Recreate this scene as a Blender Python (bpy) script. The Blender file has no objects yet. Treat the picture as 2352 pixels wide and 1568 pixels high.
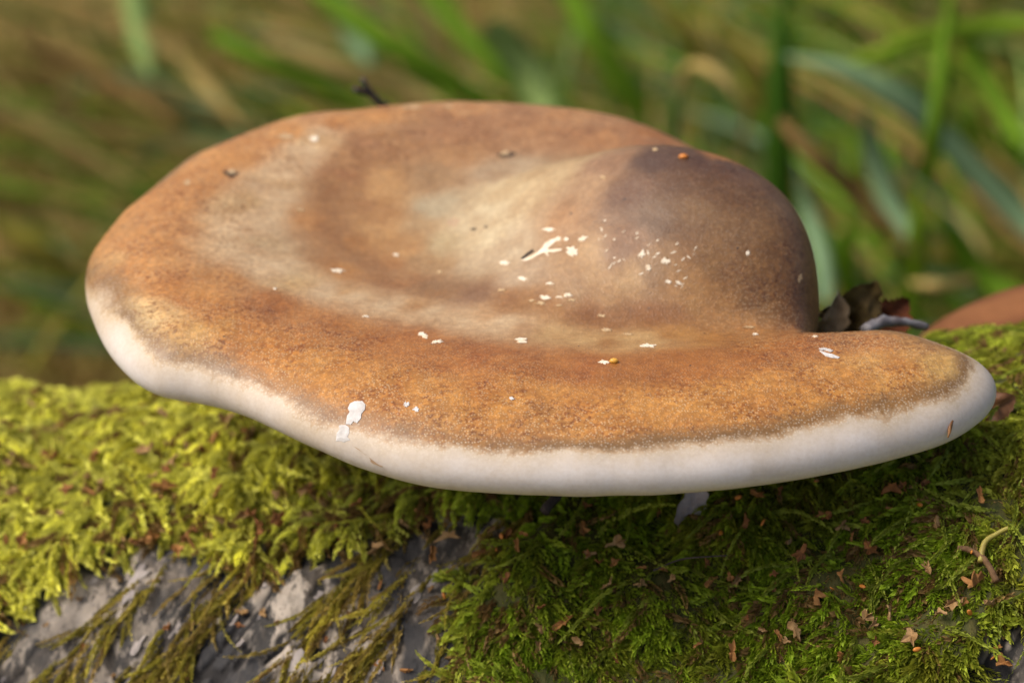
import bpy, math
import numpy as np
from mathutils import Vector

# ------------------------------------------------------------------ camera, sky, sun, exposure
SC = bpy.context.scene
COL = SC.collection
RAD = math.radians
cm = 0.01

PITCH = RAD(30); DIST = 0.50; LENS = 90.0
cd = bpy.data.cameras.new('camera'); cam = bpy.data.objects.new('camera', cd); COL.objects.link(cam)
cam.location = (0, -DIST * math.cos(PITCH), DIST * math.sin(PITCH))
cam.rotation_euler = (math.pi / 2 - PITCH, 0, 0)
cd.lens = LENS; cd.sensor_width = 36; cd.clip_start = 0.01; cd.clip_end = 500
cd.dof.use_dof = True; cd.dof.focus_distance = 0.471; cd.dof.aperture_fstop = 12.5; cd.dof.aperture_blades = 9
SC.camera = cam

SUN_EL, SUN_AZ = 54.0, -92.0          # azimuth from +Y towards +X
world = bpy.data.worlds.new('World'); SC.world = world; world.use_nodes = True
wn = world.node_tree; sky = wn.nodes.new('ShaderNodeTexSky'); sky.sky_type = 'NISHITA'
sky.sun_disc = False; sky.sun_elevation = RAD(SUN_EL); sky.sun_rotation = RAD(SUN_AZ)
sky.dust_density = 6.0; sky.ozone_density = 0.6; sky.air_density = 0.8
bg = wn.nodes['Background']; bg.inputs[1].default_value = 0.10
wn.links.new(sky.outputs[0], bg.inputs[0])

sd = bpy.data.lights.new('sun', 'SUN'); sun = bpy.data.objects.new('sun', sd); COL.objects.link(sun)
sd.energy = 1.4; sd.angle = RAD(40); sd.color = (1.0, 0.965, 0.92)
sdir = Vector((math.sin(RAD(SUN_AZ)) * math.cos(RAD(SUN_EL)), math.cos(RAD(SUN_AZ)) * math.cos(RAD(SUN_EL)), math.sin(RAD(SUN_EL))))
sun.rotation_euler = sdir.to_track_quat('Z', 'Y').to_euler(); sun.location = (-.5, .3, .8)

SC.view_settings.view_transform = 'Standard'; SC.view_settings.look = 'None'
SC.view_settings.exposure = 0.8; SC.view_settings.gamma = 1.0; SC.view_settings.use_curve_mapping = False
SC.render.engine = 'CYCLES'
SC.cycles.use_denoising = True; SC.cycles.max_bounces = 4; SC.cycles.diffuse_bounces = 3; SC.cycles.transparent_max_bounces = 6
SC.cycles.caustics_reflective = False; SC.cycles.caustics_refractive = False

# ------------------------------------------------------------------ helpers
rng = np.random.default_rng(7)
CP = np.array(cam.location) * 100.0                       # work in centimetres
CF = np.array([0, math.cos(PITCH), -math.sin(PITCH)]); CR = np.array([1., 0, 0]); CU = np.array([0, math.sin(PITCH), math.cos(PITCH)])
KK = 36.0 / LENS / 2352.0
def ray(x, y):
    return CF + CR * ((x - 1176) * KK) - CU * ((y - 784) * KK)
def at(x, y, w):                                            # the point w cm deep along the optical axis (build-time measuring aid)
    return CP + ray(x, y) * w
def proj(P):
    Q = np.atleast_2d(P) - CP; w = Q @ CF
    return np.stack([Q @ CR / w / KK + 1176, -(Q @ CU) / w / KK + 784, w], 1)

def _hash(ix, iy, iz, seed):
    h = (ix * 374761393 + iy * 668265263 + iz * 2147483647 + seed * 1274126177) & 0xFFFFFFFF
    h = ((h ^ (h >> 13)) * 1274126177) & 0xFFFFFFFF
    h = ((h ^ (h >> 16)) * 2246822519) & 0xFFFFFFFF
    return ((h ^ (h >> 15)) & 0xFFFFFF) / float(0xFFFFFF)
def vnoise(P, seed=0):
    P = np.asarray(P, float); I = np.floor(P).astype(np.int64); f = P - I; f = f * f * f * (f * (f * 6 - 15) + 10)
    r = 0
    for dx in (0, 1):
        for dy in (0, 1):
            for dz in (0, 1):
                wgt = (f[..., 0] if dx else 1 - f[..., 0]) * (f[..., 1] if dy else 1 - f[..., 1]) * (f[..., 2] if dz else 1 - f[..., 2])
                r = r + wgt * _hash(I[..., 0] + dx, I[..., 1] + dy, I[..., 2] + dz, seed)
    return r * 2 - 1
def fbm(P, o=4, seed=0, g=.5):
    P = np.asarray(P, float); a = 1; s = 0; n = 0
    for i in range(o):
        s = s + a * vnoise(P, seed + i * 17); n += a; a *= g; P = P * 2.03 + 5.1
    return s / n
def smooth(a, b, x):
    t = np.clip((x - a) / (b - a), 0, 1); return t * t * (3 - 2 * t)
def lin(c):
    c = np.asarray(c, float) / 255.0
    return np.where(c <= .04045, c / 12.92, ((c + .055) / 1.055) ** 2.4)

def mesh_np(name, V, F, mat, parent=None, smooth_sh=True, attrs=None, cols=None):
    """V in cm; F an (n,3) or (n,4) int array"""
    me = bpy.data.meshes.new(name)
    V = np.ascontiguousarray(np.asarray(V, np.float32) * np.float32(0.01)); F = np.ascontiguousarray(F, dtype=np.int32)
    nf, k = F.shape
    me.vertices.add(len(V)); me.vertices.foreach_set('co', V.ravel())
    me.loops.add(nf * k); me.loops.foreach_set('vertex_index', F.ravel())
    me.polygons.add(nf); me.polygons.foreach_set('loop_start', np.arange(0, nf * k, k, dtype=np.int32))
    me.polygons.foreach_set('use_smooth', np.full(nf, smooth_sh, bool))
    me.update(calc_edges=True)
    if cols is not None:
        c = me.color_attributes.new('Col', 'FLOAT_COLOR', 'POINT')
        c4 = np.ones((len(V), 4), np.float32); c4[:, :3] = cols; c.data.foreach_set('color', c4.ravel())
    for n, a in (attrs or {}).items():
        t = me.attributes.new(n, 'FLOAT', 'POINT'); t.data.foreach_set('value', np.asarray(a, np.float32))
    me.materials.append(mat)
    o = bpy.data.objects.new(name, me); COL.objects.link(o)
    if parent is not None: o.parent = parent
    return o
def tag(o, label=None, cat=None, group=None, kind=None):
    for k, v in (('label', label), ('category', cat), ('group', group), ('kind', kind)):
        if v: o[k] = v
    return o
def empty(name, loc):
    o = bpy.data.objects.new(name, None); COL.objects.link(o); o.location = Vector(loc) * 0.01; o.empty_display_size = .01
    return o
def keep(o, parent):                                       # parent, geometry already in world centimetres
    o.parent = parent; o.matrix_parent_inverse = parent.matrix_basis.inverted(); return o
def grid_faces(nu, nv, wrap_u=False):
    u = np.arange(nu if wrap_u else nu - 1); v = np.arange(nv - 1); U, Vv = np.meshgrid(u, v, indexing='ij')
    a = U * nv + Vv; b = ((U + 1) % nu) * nv + Vv
    return np.stack([a, b, b + 1, a + 1], -1).reshape(-1, 4)
def tube(pts, radii, n=8, seed=0, rough=0.0, cap=True):
    """a tapering, slightly knobbly tube along pts -> V,F(quads)"""
    pts = np.asarray(pts, float); radii = np.asarray(radii, float)
    m = len(pts); T = np.gradient(pts, axis=0); T /= np.linalg.norm(T, axis=1)[:, None]
    ref = np.array([.3, .2, .93]); A = np.cross(T, ref); A /= np.linalg.norm(A, axis=1)[:, None]; B = np.cross(T, A)
    th = np.linspace(0, 2 * np.pi, n, endpoint=False)
    ring = A[:, None] * np.cos(th)[None, :, None] + B[:, None] * np.sin(th)[None, :, None]
    r = radii[:, None] * np.ones((1, n))
    if rough:
        r = r * (1 + rough * vnoise(pts[:, None] * 6 + ring * 1.7, seed))
    V = pts[:, None] + ring * r[..., None]
    if cap:
        V = np.concatenate([np.repeat(pts[:1, None], n, 1), V, np.repeat(pts[-1:, None], n, 1)], 0); m += 2
    V = V.reshape(-1, 3)
    i, j = np.meshgrid(np.arange(m - 1), np.arange(n), indexing='ij')
    F = np.stack([i * n + j, i * n + (j + 1) % n, (i + 1) * n + (j + 1) % n, (i + 1) * n + j], -1).reshape(-1, 4)
    return V, F
def crv(pts, n):
    """Catmull-Rom through pts"""
    P = np.asarray(pts, float); Q = np.vstack([2 * P[0] - P[1], P, 2 * P[-1] - P[-2]])
    t = np.linspace(0, len(P) - 1 - 1e-9, n); i = t.astype(int); f = (t - i)[:, None]
    a, b, c, d = Q[i], Q[i + 1], Q[i + 2], Q[i + 3]
    return .5 * (2 * b + (c - a) * f + (2 * a - 5 * b + 4 * c - d) * f ** 2 + (3 * b - a - 3 * c + d) * f ** 3)
def crv_closed(pts, n):
    P = np.asarray(pts, float); m = len(P); t = np.linspace(0, m, n, endpoint=False); i = t.astype(int); f = (t - i)[:, None]
    a, b, c, d = P[(i - 1) % m], P[i % m], P[(i + 1) % m], P[(i + 2) % m]
    return .5 * (2 * b + (c - a) * f + (2 * a - 5 * b + 4 * c - d) * f ** 2 + (3 * b - a - 3 * c + d) * f ** 3)
def inpoly(px, py, poly):
    poly = np.asarray(poly); r = np.zeros(px.shape, bool); n = len(poly)
    for i in range(n):
        x0, y0 = poly[i]; x1, y1 = poly[(i + 1) % n]
        c = ((y0 > py) != (y1 > py)) & (px < (x1 - x0) * (py - y0) / (y1 - y0 + 1e-12) + x0); r ^= c
    return r
def polydist(px, py, poly, closed=True):
    poly = np.asarray(poly); n = len(poly); best = np.full(px.shape, 1e18)
    for i in range(n if closed else n - 1):
        a = poly[i]; b = poly[(i + 1) % n]; ab = b - a; L = ab @ ab + 1e-18
        t = np.clip(((px - a[0]) * ab[0] + (py - a[1]) * ab[1]) / L, 0, 1)
        d = (px - a[0] - t * ab[0]) ** 2 + (py - a[1] - t * ab[1]) ** 2
        best = np.minimum(best, d)
    return np.sqrt(best)

class NT:
    """small node-tree writer"""
    def __init__(s, name):
        s.m = bpy.data.materials.new(name); s.m.use_nodes = True; s.t = s.m.node_tree; s.b = s.t.nodes['Principled BSDF']; s.out = s.t.nodes['Material Output']
    def n(s, typ, inputs=None, **kw):
        nd = s.t.nodes.new('ShaderNode' + typ)
        for k, v in kw.items(): setattr(nd, k, v)
        for k, v in (inputs or {}).items(): s.set(nd.inputs[k], v)
        return nd
    def set(s, sock, v):
        if isinstance(v, bpy.types.NodeSocket): s.t.links.new(v, sock)
        else: sock.default_value = v
    def attr(s, name): return s.n('Attribute', attribute_name=name)
    def pos(s): return s.n('TexCoord').outputs['Object']
    def noise(s, scale, detail=3, rough=.5, vec=None, dist=0):
        return s.n('TexNoise', {'Scale': scale, 'Detail': detail, 'Roughness': rough, 'Distortion': dist, 'Vector': vec or s.pos()}).outputs[0]
    def vor(s, scale, vec=None, feature='F1', rnd=1.0):
        return s.n('TexVoronoi', {'Scale': scale, 'Randomness': rnd, 'Vector': vec or s.pos()}, feature=feature).outputs['Distance']
    def ramp(s, v, stops, interp='LINEAR'):
        r = s.n('ValToRGB', {0: v}); r.color_ramp.interpolation = interp; e = r.color_ramp.elements
        while len(e) < len(stops): e.new(.5)
        for el, (p, c) in zip(e, stops):
            el.position = p; el.color = (c, c, c, 1) if np.isscalar(c) else tuple(c) + (1,)
        return r.outputs[0]
    def math(s, op, a, b=0.5, c=None):
        d = {0: a, 1: b}
        if c is not None: d[2] = c
        return s.n('Math', d, operation=op).outputs[0]
    def mix(s, f, a, b, mode='MIX'):
        nd = s.n('Mix', data_type='RGBA', blend_type=mode)
        s.set(nd.inputs[0], f); s.set(nd.inputs[6], a if not isinstance(a, tuple) else (*a[:3], 1)); s.set(nd.inputs[7], b if not isinstance(b, tuple) else (*b[:3], 1))
        return nd.outputs[2]
    def maprange(s, v, a, b, c=0., d=1., clamp=True):
        return s.n('MapRange', {0: v, 1: a, 2: b, 3: c, 4: d}, clamp=clamp).outputs[0]
    def bump(s, h, strength=.3, dist=.0003):
        return s.n('Bump', {'Height': h, 'Strength': strength, 'Distance': dist}).outputs[0]
    def P(s, **kw):
        for k, v in kw.items():
            k = k.replace('_', ' '); s.set(s.b.inputs[k], (*v, 1) if isinstance(v, tuple) and s.b.inputs[k].type == 'RGBA' else v)
        return s
    def translucent(s, col, f, normal=None):
        tr = s.n('BsdfTranslucent', {'Color': col}); mx = s.n('MixShader', {0: f, 1: s.b.outputs[0], 2: tr.outputs[0]})
        s.t.links.new(mx.outputs[0], s.out.inputs[0]); return s

# ------------------------------------------------------------------ materials
def mat_cap():
    s = NT('fungus_cap'); base = s.attr('Col').outputs['Color']; q = s.attr('q').outputs['Fac']; fre = s.attr('freckle').outputs['Fac']
    pos = s.pos()
    # soft mottling, medium and fine
    n1 = s.noise(160, 4, .6, pos); n2 = s.noise(850, 3, .6, pos); n3 = s.noise(55, 3, .5, pos)
    c = s.mix(s.maprange(n3, .3, .75, 0, .45), base, s.mix(1.0, base, (.78, .70, .62), 'MULTIPLY'))
    c = s.mix(s.maprange(n1, .38, .66, 0, .8), c, s.mix(1.0, c, (.72, .62, .52), 'MULTIPLY'))
    c = s.mix(s.math('MULTIPLY', s.maprange(n2, .44, .64), s.maprange(fre, 0, 1, .45, 1)), c, s.mix(1.0, c, (1.42, 1.42, 1.40), 'MULTIPLY'))
    # freckles: irregular brown drops, denser towards the edge
    fa = s.maprange(s.noise(1050, 3, .55, pos), .50, .60); fb = s.maprange(s.noise(150, 3, .5, pos), .40, .58)
    fr = s.math('MULTIPLY', s.math('MULTIPLY', fa, fb), fre)
    c = s.mix(fr, c, s.mix(1.0, c, (.60, .47, .35), 'MULTIPLY'))
    drop = s.math('MULTIPLY', s.maprange(s.vor(330, pos), .20, .34, 1, 0), s.maprange(s.noise(110, 2, .5, pos), .46, .60))
    c = s.mix(s.math('MULTIPLY', s.math('MULTIPLY', drop, s.maprange(s.noise(1400, 2, .5, pos), .35, .6)), s.math('MULTIPLY', fre, .7)), c, s.mix(1.0, c, (.60, .48, .38), 'MULTIPLY'))
    # tiny pale papillae
    dots = s.maprange(s.vor(1750, pos, rnd=.8), .16, .46, 1, 0)
    dz = s.math('MULTIPLY', s.maprange(q, 4.6, 1.5), s.maprange(q, .2, .9))
    dn = s.maprange(s.noise(140, 2, .5, pos), .4, .6, .35, 1)
    c = s.mix(s.math('MULTIPLY', s.math('MULTIPLY', dots, dz), s.math('MULTIPLY', dn, .48)), c, (.56, .38, .19))
    # white growing edge, ragged boundary with a thin grey-brown line above it
    wob = s.math('ADD', s.math('MULTIPLY', s.math('SUBTRACT', s.noise(70, 3, .6, pos), .5), .75), s.math('MULTIPLY', s.math('SUBTRACT', s.noise(900, 2, .6, pos), .5), .26))
    wq = s.attr('edge').outputs['Fac']                      # distance (cm) above the white boundary
    qq = s.math('ADD', wq, wob)
    line = s.math('MULTIPLY', s.maprange(qq, -.16, .02), s.maprange(qq, .48, .14))
    line = s.math('MULTIPLY', line, s.maprange(s.noise(60, 2, .5, pos), .34, .56, .35, .92))
    c = s.mix(line, c, (.165, .088, .030))
    cream = s.mix(s.maprange(qq, -.95, -.02), (.73, .695, .67), (.46, .35, .22))
    c = s.mix(s.maprange(qq, .08, -.16), c, cream)
    c = s.mix(s.math('MULTIPLY', s.math('MULTIPLY', dots, s.maprange(qq, -.55, -.1)), s.maprange(qq, .35, -.1, .06, .42)), c, (.64, .56, .44))
    # stains and dull patches on the pale edge
    stn = s.math('MULTIPLY', s.maprange(s.noise(85, 4, .62, pos), .55, .70, 0, .35), s.maprange(qq, .0, -.3))
    c = s.mix(stn, c, (.42, .345, .255)); c = s.mix(s.maprange(s.noise(1300, 2, .6, pos), .4, .66, 0, .22), c, s.mix(1.0, c, (.72, .68, .64), 'MULTIPLY'))
    # black specks
    sp = s.maprange(s.vor(150, pos), .03, .05, 1, 0); c = s.mix(s.math('MULTIPLY', sp, s.maprange(s.noise(40, 1, .5, pos), .52, .6)), c, (.03, .022, .018))
    h = s.math('ADD', s.math('ADD', s.math('MULTIPLY', n2, .5), s.math('MULTIPLY', n1, .25)), s.math('MULTIPLY', dots, .3))
    s.P(Base_Color=c, Roughness=s.maprange(n1, .3, .7, .40, .56), Specular_IOR_Level=.44, Normal=s.n('Bump', {'Height': h, 'Strength': s.maprange(qq, -.25, .15, .06, .5), 'Distance': .00028}).outputs[0],
        Coat_Weight=.0)
    return s.m
def mat_attr(name, rough=.6, spec=.3, noise=None, amt=.35, transl=0, bump=None):
    s = NT(name); c = s.attr('Col').outputs['Color']
    if noise:
        nn = s.noise(noise, 3, .6); c = s.mix(s.maprange(nn, .3, .7, 0, amt), c, s.mix(1.0, c, (.5, .45, .4), 'MULTIPLY'))
    s.P(Base_Color=c, Roughness=rough, Specular_IOR_Level=spec)
    if bump: s.P(Normal=s.bump(s.noise(bump, 4, .6), .6, .0004))
    if transl: s.translucent(c, transl)
    return s.m
def mat_plain(name, col, col2=None, scale=300, rough=.6, spec=.3, transl=0, bump=None, stretch=None, bdist=.0004):
    s = NT(name); vec = s.pos()
    if stretch: vec = s.n('VectorMath', {0: vec, 1: stretch}, operation='MULTIPLY').outputs[0]
    n = s.noise(scale, 4, .6, vec)
    c = s.mix(s.maprange(n, .35, .66), tuple(col), tuple(col2 or [x * .5 for x in col]))
    s.P(Base_Color=c, Roughness=rough, Specular_IOR_Level=spec)
    if bump: s.P(Normal=s.bump(n, bump, bdist))
    if transl: s.translucent(c, transl)
    return s.m
def mat_bark():
    s = NT('birch_bark'); pos = s.pos(); moss = s.attr('moss').outputs['Fac']; crack = s.attr('crack').outputs['Fac']
    rot = s.n('Mapping', {'Vector': pos, 'Rotation': (0, RAD(-32), 0), 'Scale': (1.0, .55, .55)}).outputs[0]     # grain runs down and to the left
    a = s.noise(90, 5, .65, rot); b = s.noise(420, 4, .65, rot); d = s.noise(34, 4, .6, rot); e_ = s.noise(210, 4, .7, rot)
    c = s.mix(s.maprange(a, .40, .60), (.036, .033, .030), (.115, .094, .074))
    c = s.mix(s.math('MULTIPLY', s.maprange(e_, .46, .54), s.maprange(d, .40, .55)), c, (.42, .36, .29))
    c = s.mix(s.maprange(b, .52, .62, 0, .7), c, (.25, .21, .165))
    c = s.mix(s.maprange(s.noise(48, 4, .6, rot), .50, .56, 0, .92), c, (.026, .026, .028))
    c = s.mix(s.maprange(s.noise(300, 3, .6, rot), .60, .66, 0, .85), c, (.020, .018, .018))
    c = s.mix(s.maprange(crack, .15, .7), c, (.018, .016, .015))
    duff = s.mix(s.maprange(b, .35, .65), (.028, .036, .006), (.075, .065, .016))
    c = s.mix(moss, c, duff)
    h = s.math('ADD', a, s.math('MULTIPLY', b, .6))
    s.P(Base_Color=c, Roughness=.78, Specular_IOR_Level=.25, Normal=s.bump(h, .9, .0011))
    return s.m
def mat_ground():
    s = NT('forest_floor'); pos = s.pos(); a = s.noise(14, 5, .65, pos); b = s.noise(70, 4, .6, pos)
    c = s.mix(s.maprange(a, .38, .62), (.10, .078, .018), (.23, .155, .05)); c = s.mix(s.maprange(b, .45, .7, 0, .7), c, (.28, .19, .065))
    c = s.mix(s.maprange(s.noise(30, 3, .5, pos), .54, .68, 0, .8), c, (.05, .09, .014))
    s.P(Base_Color=c, Roughness=.95, Specular_IOR_Level=.1, Normal=s.bump(b, 1.0, .01)); return s.m
M_CAP = mat_cap(); M_BARK = mat_bark(); M_GROUND = mat_ground()
M_MOSS = mat_attr('moss_leaf', .55, .25, transl=.46)
M_PORE = mat_plain('pore_surface', (.74, .70, .66), (.66, .61, .56), 900, .8, .2)
M_FLECK = mat_plain('torn_white_flesh', (.74, .66, .52), (.62, .50, .34), 700, .75, .25, bump=.3)
M_WHITE = mat_plain('white_flesh', (.62, .60, .57), (.46, .43, .39), 500, .7, .25, bump=.3)
M_FLECK_TAN = mat_plain('dried_tan_flesh', (.50, .36, .20), (.40, .26, .13), 700, .7, .25, bump=.3)
M_GRASS = mat_attr('grass_blade', .7, .12, transl=.35)
# ------------------------------------------------------------------ ground
def ground():
    xs = np.concatenate([[-4000, -1500, -600], np.linspace(-250, 250, 90), [600, 1500, 4000]])
    ys = np.concatenate([[-4000, -1500, -500], np.linspace(-120, 380, 90), [800, 2000, 6000]])
    X, Y = np.meshgrid(xs, ys, indexing='ij'); P = np.stack([X, Y, np.zeros_like(X)], -1)
    Z = -23.3 + 2.2 * fbm(P * .05, 4, 3) * smooth(500, 200, np.hypot(X, Y - 60))
    Z = Z - .62 * np.clip(Y - 14, 0, 90) - .05 * np.clip(Y - 104, 0, 500)
    o = mesh_np('ground', np.stack([X, Y, Z], -1).reshape(-1, 3), grid_faces(len(xs), len(ys)), M_GROUND); tag(o, kind='structure'); return o
ground()
# ------------------------------------------------------------------ the fallen log (cm): X along, phi from the top towards the camera side
def log_c(X):
    X = np.asarray(X, float)
    t = (np.clip(X, -22, 20) - 9) / -20.0
    cy = -0.1 + 4.4 * (X - 9) / -20.0; cz = -12.35 - 2.75 * t; r = 10.3 - 1.0 * t
    return cy, cz, r
def log_pt(X, phi, extra=0.0):
    cy, cz, r = log_c(X); r = r + extra
    return np.stack([X + 0 * phi, cy - r * np.sin(phi), cz + r * np.cos(phi)], -1)
def log_uv(P):
    cy, cz, r = log_c(P[..., 0]); return P[..., 0], np.arctan2(-(P[..., 1] - cy), P[..., 2] - cz)
def at_log(x, y, extra=.25):
    d = ray(x, y); ws = np.linspace(38, 75, 1500); P = CP + ws[:, None] * d
    cy, cz, r = log_c(P[:, 0]); f = np.hypot(P[:, 1] - cy, P[:, 2] - cz) - r - extra
    i = np.argmax(f < 0) if (f < 0).any() else int(np.argmin(f)); return P[i]
def to_uv(poly):
    out = []
    for x, y in poly:
        X, ph = log_uv(at_log(x, y)); out.append((float(X), float(ph) * 10))
    return np.array(out)
BARK_POLY = to_uv([(-260, 1500), (-120, 1430), (0, 1385), (130, 1305), (230, 1240), (420, 1225), (600, 1255), (740, 1205), (900, 1175), (1080, 1170), (1225, 1195), (1180, 1270), (1070, 1390), (1045, 1480), (1050, 1568), (1000, 1700), (-300, 1700)])
BARK_RIGHT = to_uv([(2245, 1500), (2290, 1440), (2352, 1400), (2500, 1400), (2500, 1700), (2150, 1700), (2160, 1568)])
BARE_MID = to_uv([(960, 1240), (1130, 1170), (1235, 1200), (1150, 1290), (1050, 1360)])
def moss_mask(X, phi):
    u = X; v = phi * 10; nz = .55 * fbm(np.stack([u * .9, v * .9, 0 * u], -1), 3, 21)
    m = np.ones_like(u)
    for poly, wd in ((BARK_POLY, .5), (BARK_RIGHT, .4)):
        d = polydist(u, v, poly); d = np.where(inpoly(u, v, poly), -d, d) + nz; m = np.minimum(m, smooth(-wd * .4, wd * .6, d))
    return m
def streak(X, phi):
    """thin moss strands that run down the bark, 0..1"""
    u = X + .62 * phi * 10; v = phi * 10
    s = fbm(np.stack([u * 1.25, v * .12, 0 * u], -1), 3, 40)
    return smooth(-.08, .22, s)
LCUSH = lambda X, phi: .32 + .30 * fbm(np.stack([X * .7, phi * 7, 0 * X], -1), 3, 11)
def log_surface(X, phi, fine=True):
    m = moss_mask(X, phi)
    P3 = np.stack([X, phi * 10, 0 * X], -1)
    und = .45 * fbm(P3 * .22, 3, 5)
    u = X + .62 * phi * 10
    plates = fbm(np.stack([u * 1.5, phi * 10 * .45, 0 * X], -1), 4, 31, .6)
    crack = smooth(.17, .02, np.abs(plates)) * smooth(-.2, .3, fbm(P3 * .5, 2, 33))
    bark = .11 * fbm(P3 * 2.2, 4, 8, .6) + .07 * plates - .09 * crack
    h = und + m * np.maximum(.05, LCUSH(X, phi)) + (1 - .7 * m) * bark
    return log_pt(X, phi, h), m, crack * (1 - m)
xs = np.concatenate([np.linspace(-70, -15, 24)[:-1], np.linspace(-15, 14, 470), np.linspace(14, 55, 18)[1:]])
ph = np.concatenate([np.radians(np.linspace(-180, -45, 26))[:-1], np.radians(np.linspace(-45, 85, 330)), np.radians(np.linspace(85, 180, 18))[1:]])
GX, GP = np.meshgrid(xs, ph, indexing='ij')
LP, LM, LCk = log_surface(GX, GP)
LP[0] = LP[0].mean(0) + (LP[0] - LP[0].mean(0)) * .02; LP[-1] = LP[-1].mean(0) + (LP[-1] - LP[-1].mean(0)) * .02
fl = empty('fallen_log', log_pt(np.array(0.), np.array(0.))[()] * np.array([1, 1, 1]))
tag(fl, 'fallen birch log with grey flaking bark under moss, lying beneath the bracket fungus', 'log')
trunk = mesh_np('trunk', LP.reshape(-1, 3), grid_faces(len(xs), len(ph))[:, ::-1], M_BARK, attrs={'moss': LM.ravel(), 'crack': LCk.ravel()})
keep(trunk, fl)
def log_frame(X, phi):
    e = .02; P, m, _ = log_surface(X, phi); Pu = log_pt(X + e, phi) - log_pt(X, phi); Pv = log_pt(X, phi + e / 10) - log_pt(X, phi)
    Pu /= np.linalg.norm(Pu, axis=-1)[..., None]; Pv /= np.linalg.norm(Pv, axis=-1)[..., None]; N = np.cross(Pu, Pv); N *= np.sign((N * np.stack([0 * X, -np.sin(phi), np.cos(phi)], -1)).sum(-1))[..., None]
    return P, Pu, Pv, N, m

# bark chips: loose curls and plates that lie proud of the bark
def bark_plates():
    rows = 0
    r2 = np.random.default_rng(31); mats = [mat_plain('bark_flake_pale', (.34, .30, .27), (.20, .175, .16), 260, .8, .2, bump=.5), mat_plain('bark_flake_grey', (.20, .18, .17), (.10, .09, .085), 260, .8, .2, bump=.5)]
    k = 0
    while k < 50:
        X = r2.uniform(-11.5, -.5); phi = r2.uniform(.35, 1.0)
        if not inpoly(np.array([X]), np.array([phi * 10]), BARK_POLY)[0] and r2.random() > .0: continue
        P, u, v, N, m = log_frame(np.array([X]), np.array([phi])); P, u, v, N = P[0], u[0], v[0], N[0]
        d = v * .85 - u * .52; d /= np.linalg.norm(d); s = np.cross(N, d)
        L = r2.uniform(.15, .45); Wd = L * r2.uniform(.35, .7); n = 11; th = np.linspace(0, 2 * np.pi, n, endpoint=False)
        rr = 1 + .35 * r2.standard_normal(n).clip(-1.2, 1.2); lift = r2.uniform(.0, .03)
        rim = P + (np.cos(th) * rr * L * .5)[:, None] * d + (np.sin(th) * rr * Wd * .5)[:, None] * s + (lift * (.5 + .8 * np.cos(th - r2.uniform(0, 6))))[:, None] * N
        top = rim + N * .035; cen = P + N * (lift * .5 + .05)
        V = np.vstack([rim - N * .06, top, cen[None]])
        F = [[i, (i + 1) % n, n + (i + 1) % n, n + i] for i in range(n)] + [[n + i, n + (i + 1) % n, 2 * n, 2 * n] for i in range(n)]
        me = bpy.data.meshes.new('bark_flake'); me.from_pydata((V * .01).tolist(), [], [f if f[2] != f[3] else f[:3] for f in F]); me.materials.append(mats[int(r2.random() > .62)])
        o = bpy.data.objects.new('bark_flake', me); COL.objects.link(o); keep(o, fl); k += 1
bark_plates()

# ------------------------------------------------------------------ moss
def shoots(P, t, n, L, rise, curl, side, spread, wid, leafl, cols, M=26, r=None):
    """feathery moss shoots: returns V, F(quads), C"""
    N = len(P); b = np.cross(n, t); r = r or rng
    s = (np.arange(M) + .5) / M * np.ones((N, 1)) + r.uniform(-.3, .3, (N, M)) / M
    def cv(s): return P[:, None] + L[:, None, None] * (t[:, None] * (s - .12 * s ** 2)[..., None] + n[:, None] * (rise[:, None] * s - curl[:, None] * s ** 2)[..., None] + b[:, None] * (side[:, None] * s ** 2)[..., None])
    B = cv(s); T = cv(s + .02) - B; T /= np.linalg.norm(T, axis=-1)[..., None]
    psi = np.where(np.arange(M) % 2 == 0, 1, -1) * r.uniform(.7, 1.9, (N, M)); psi = psi + (r.random((N, M)) < .18) * r.uniform(-1.5, 1.5, (N, M))
    nn = n[:, None] - (n[:, None] * T).sum(-1)[..., None] * T; nn /= np.linalg.norm(nn, axis=-1)[..., None] + 1e-9
    bb = np.cross(nn, T); rad = nn * np.cos(psi)[..., None] + bb * np.sin(psi)[..., None]
    be = spread[:, None] * r.uniform(.75, 1.25, (N, M)) * (1 - .45 * s)
    d = T * np.cos(be)[..., None] + rad * np.sin(be)[..., None]
    l = leafl[:, None] * (1 - .55 * s ** 3) * r.uniform(.75, 1.2, (N, M)) * np.minimum(1, .45 + 3 * s)
    w = np.cross(d, rad); w /= np.linalg.norm(w, axis=-1)[..., None] + 1e-9; w = w * (l * wid[:, None])[..., None]
    mid = B + d * (l * .38)[..., None] + rad * (l * .10)[..., None]; tip = B + d * l[..., None] - rad * (l * .12)[..., None]
    V = np.stack([B, mid - w, tip, mid + w], 2).reshape(-1, 3)
    F = np.arange(N * M * 4).reshape(-1, 4)
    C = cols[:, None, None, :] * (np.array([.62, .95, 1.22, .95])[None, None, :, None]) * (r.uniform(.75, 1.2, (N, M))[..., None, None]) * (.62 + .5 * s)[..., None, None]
    return V, F, C.reshape(-1, 3)
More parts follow.
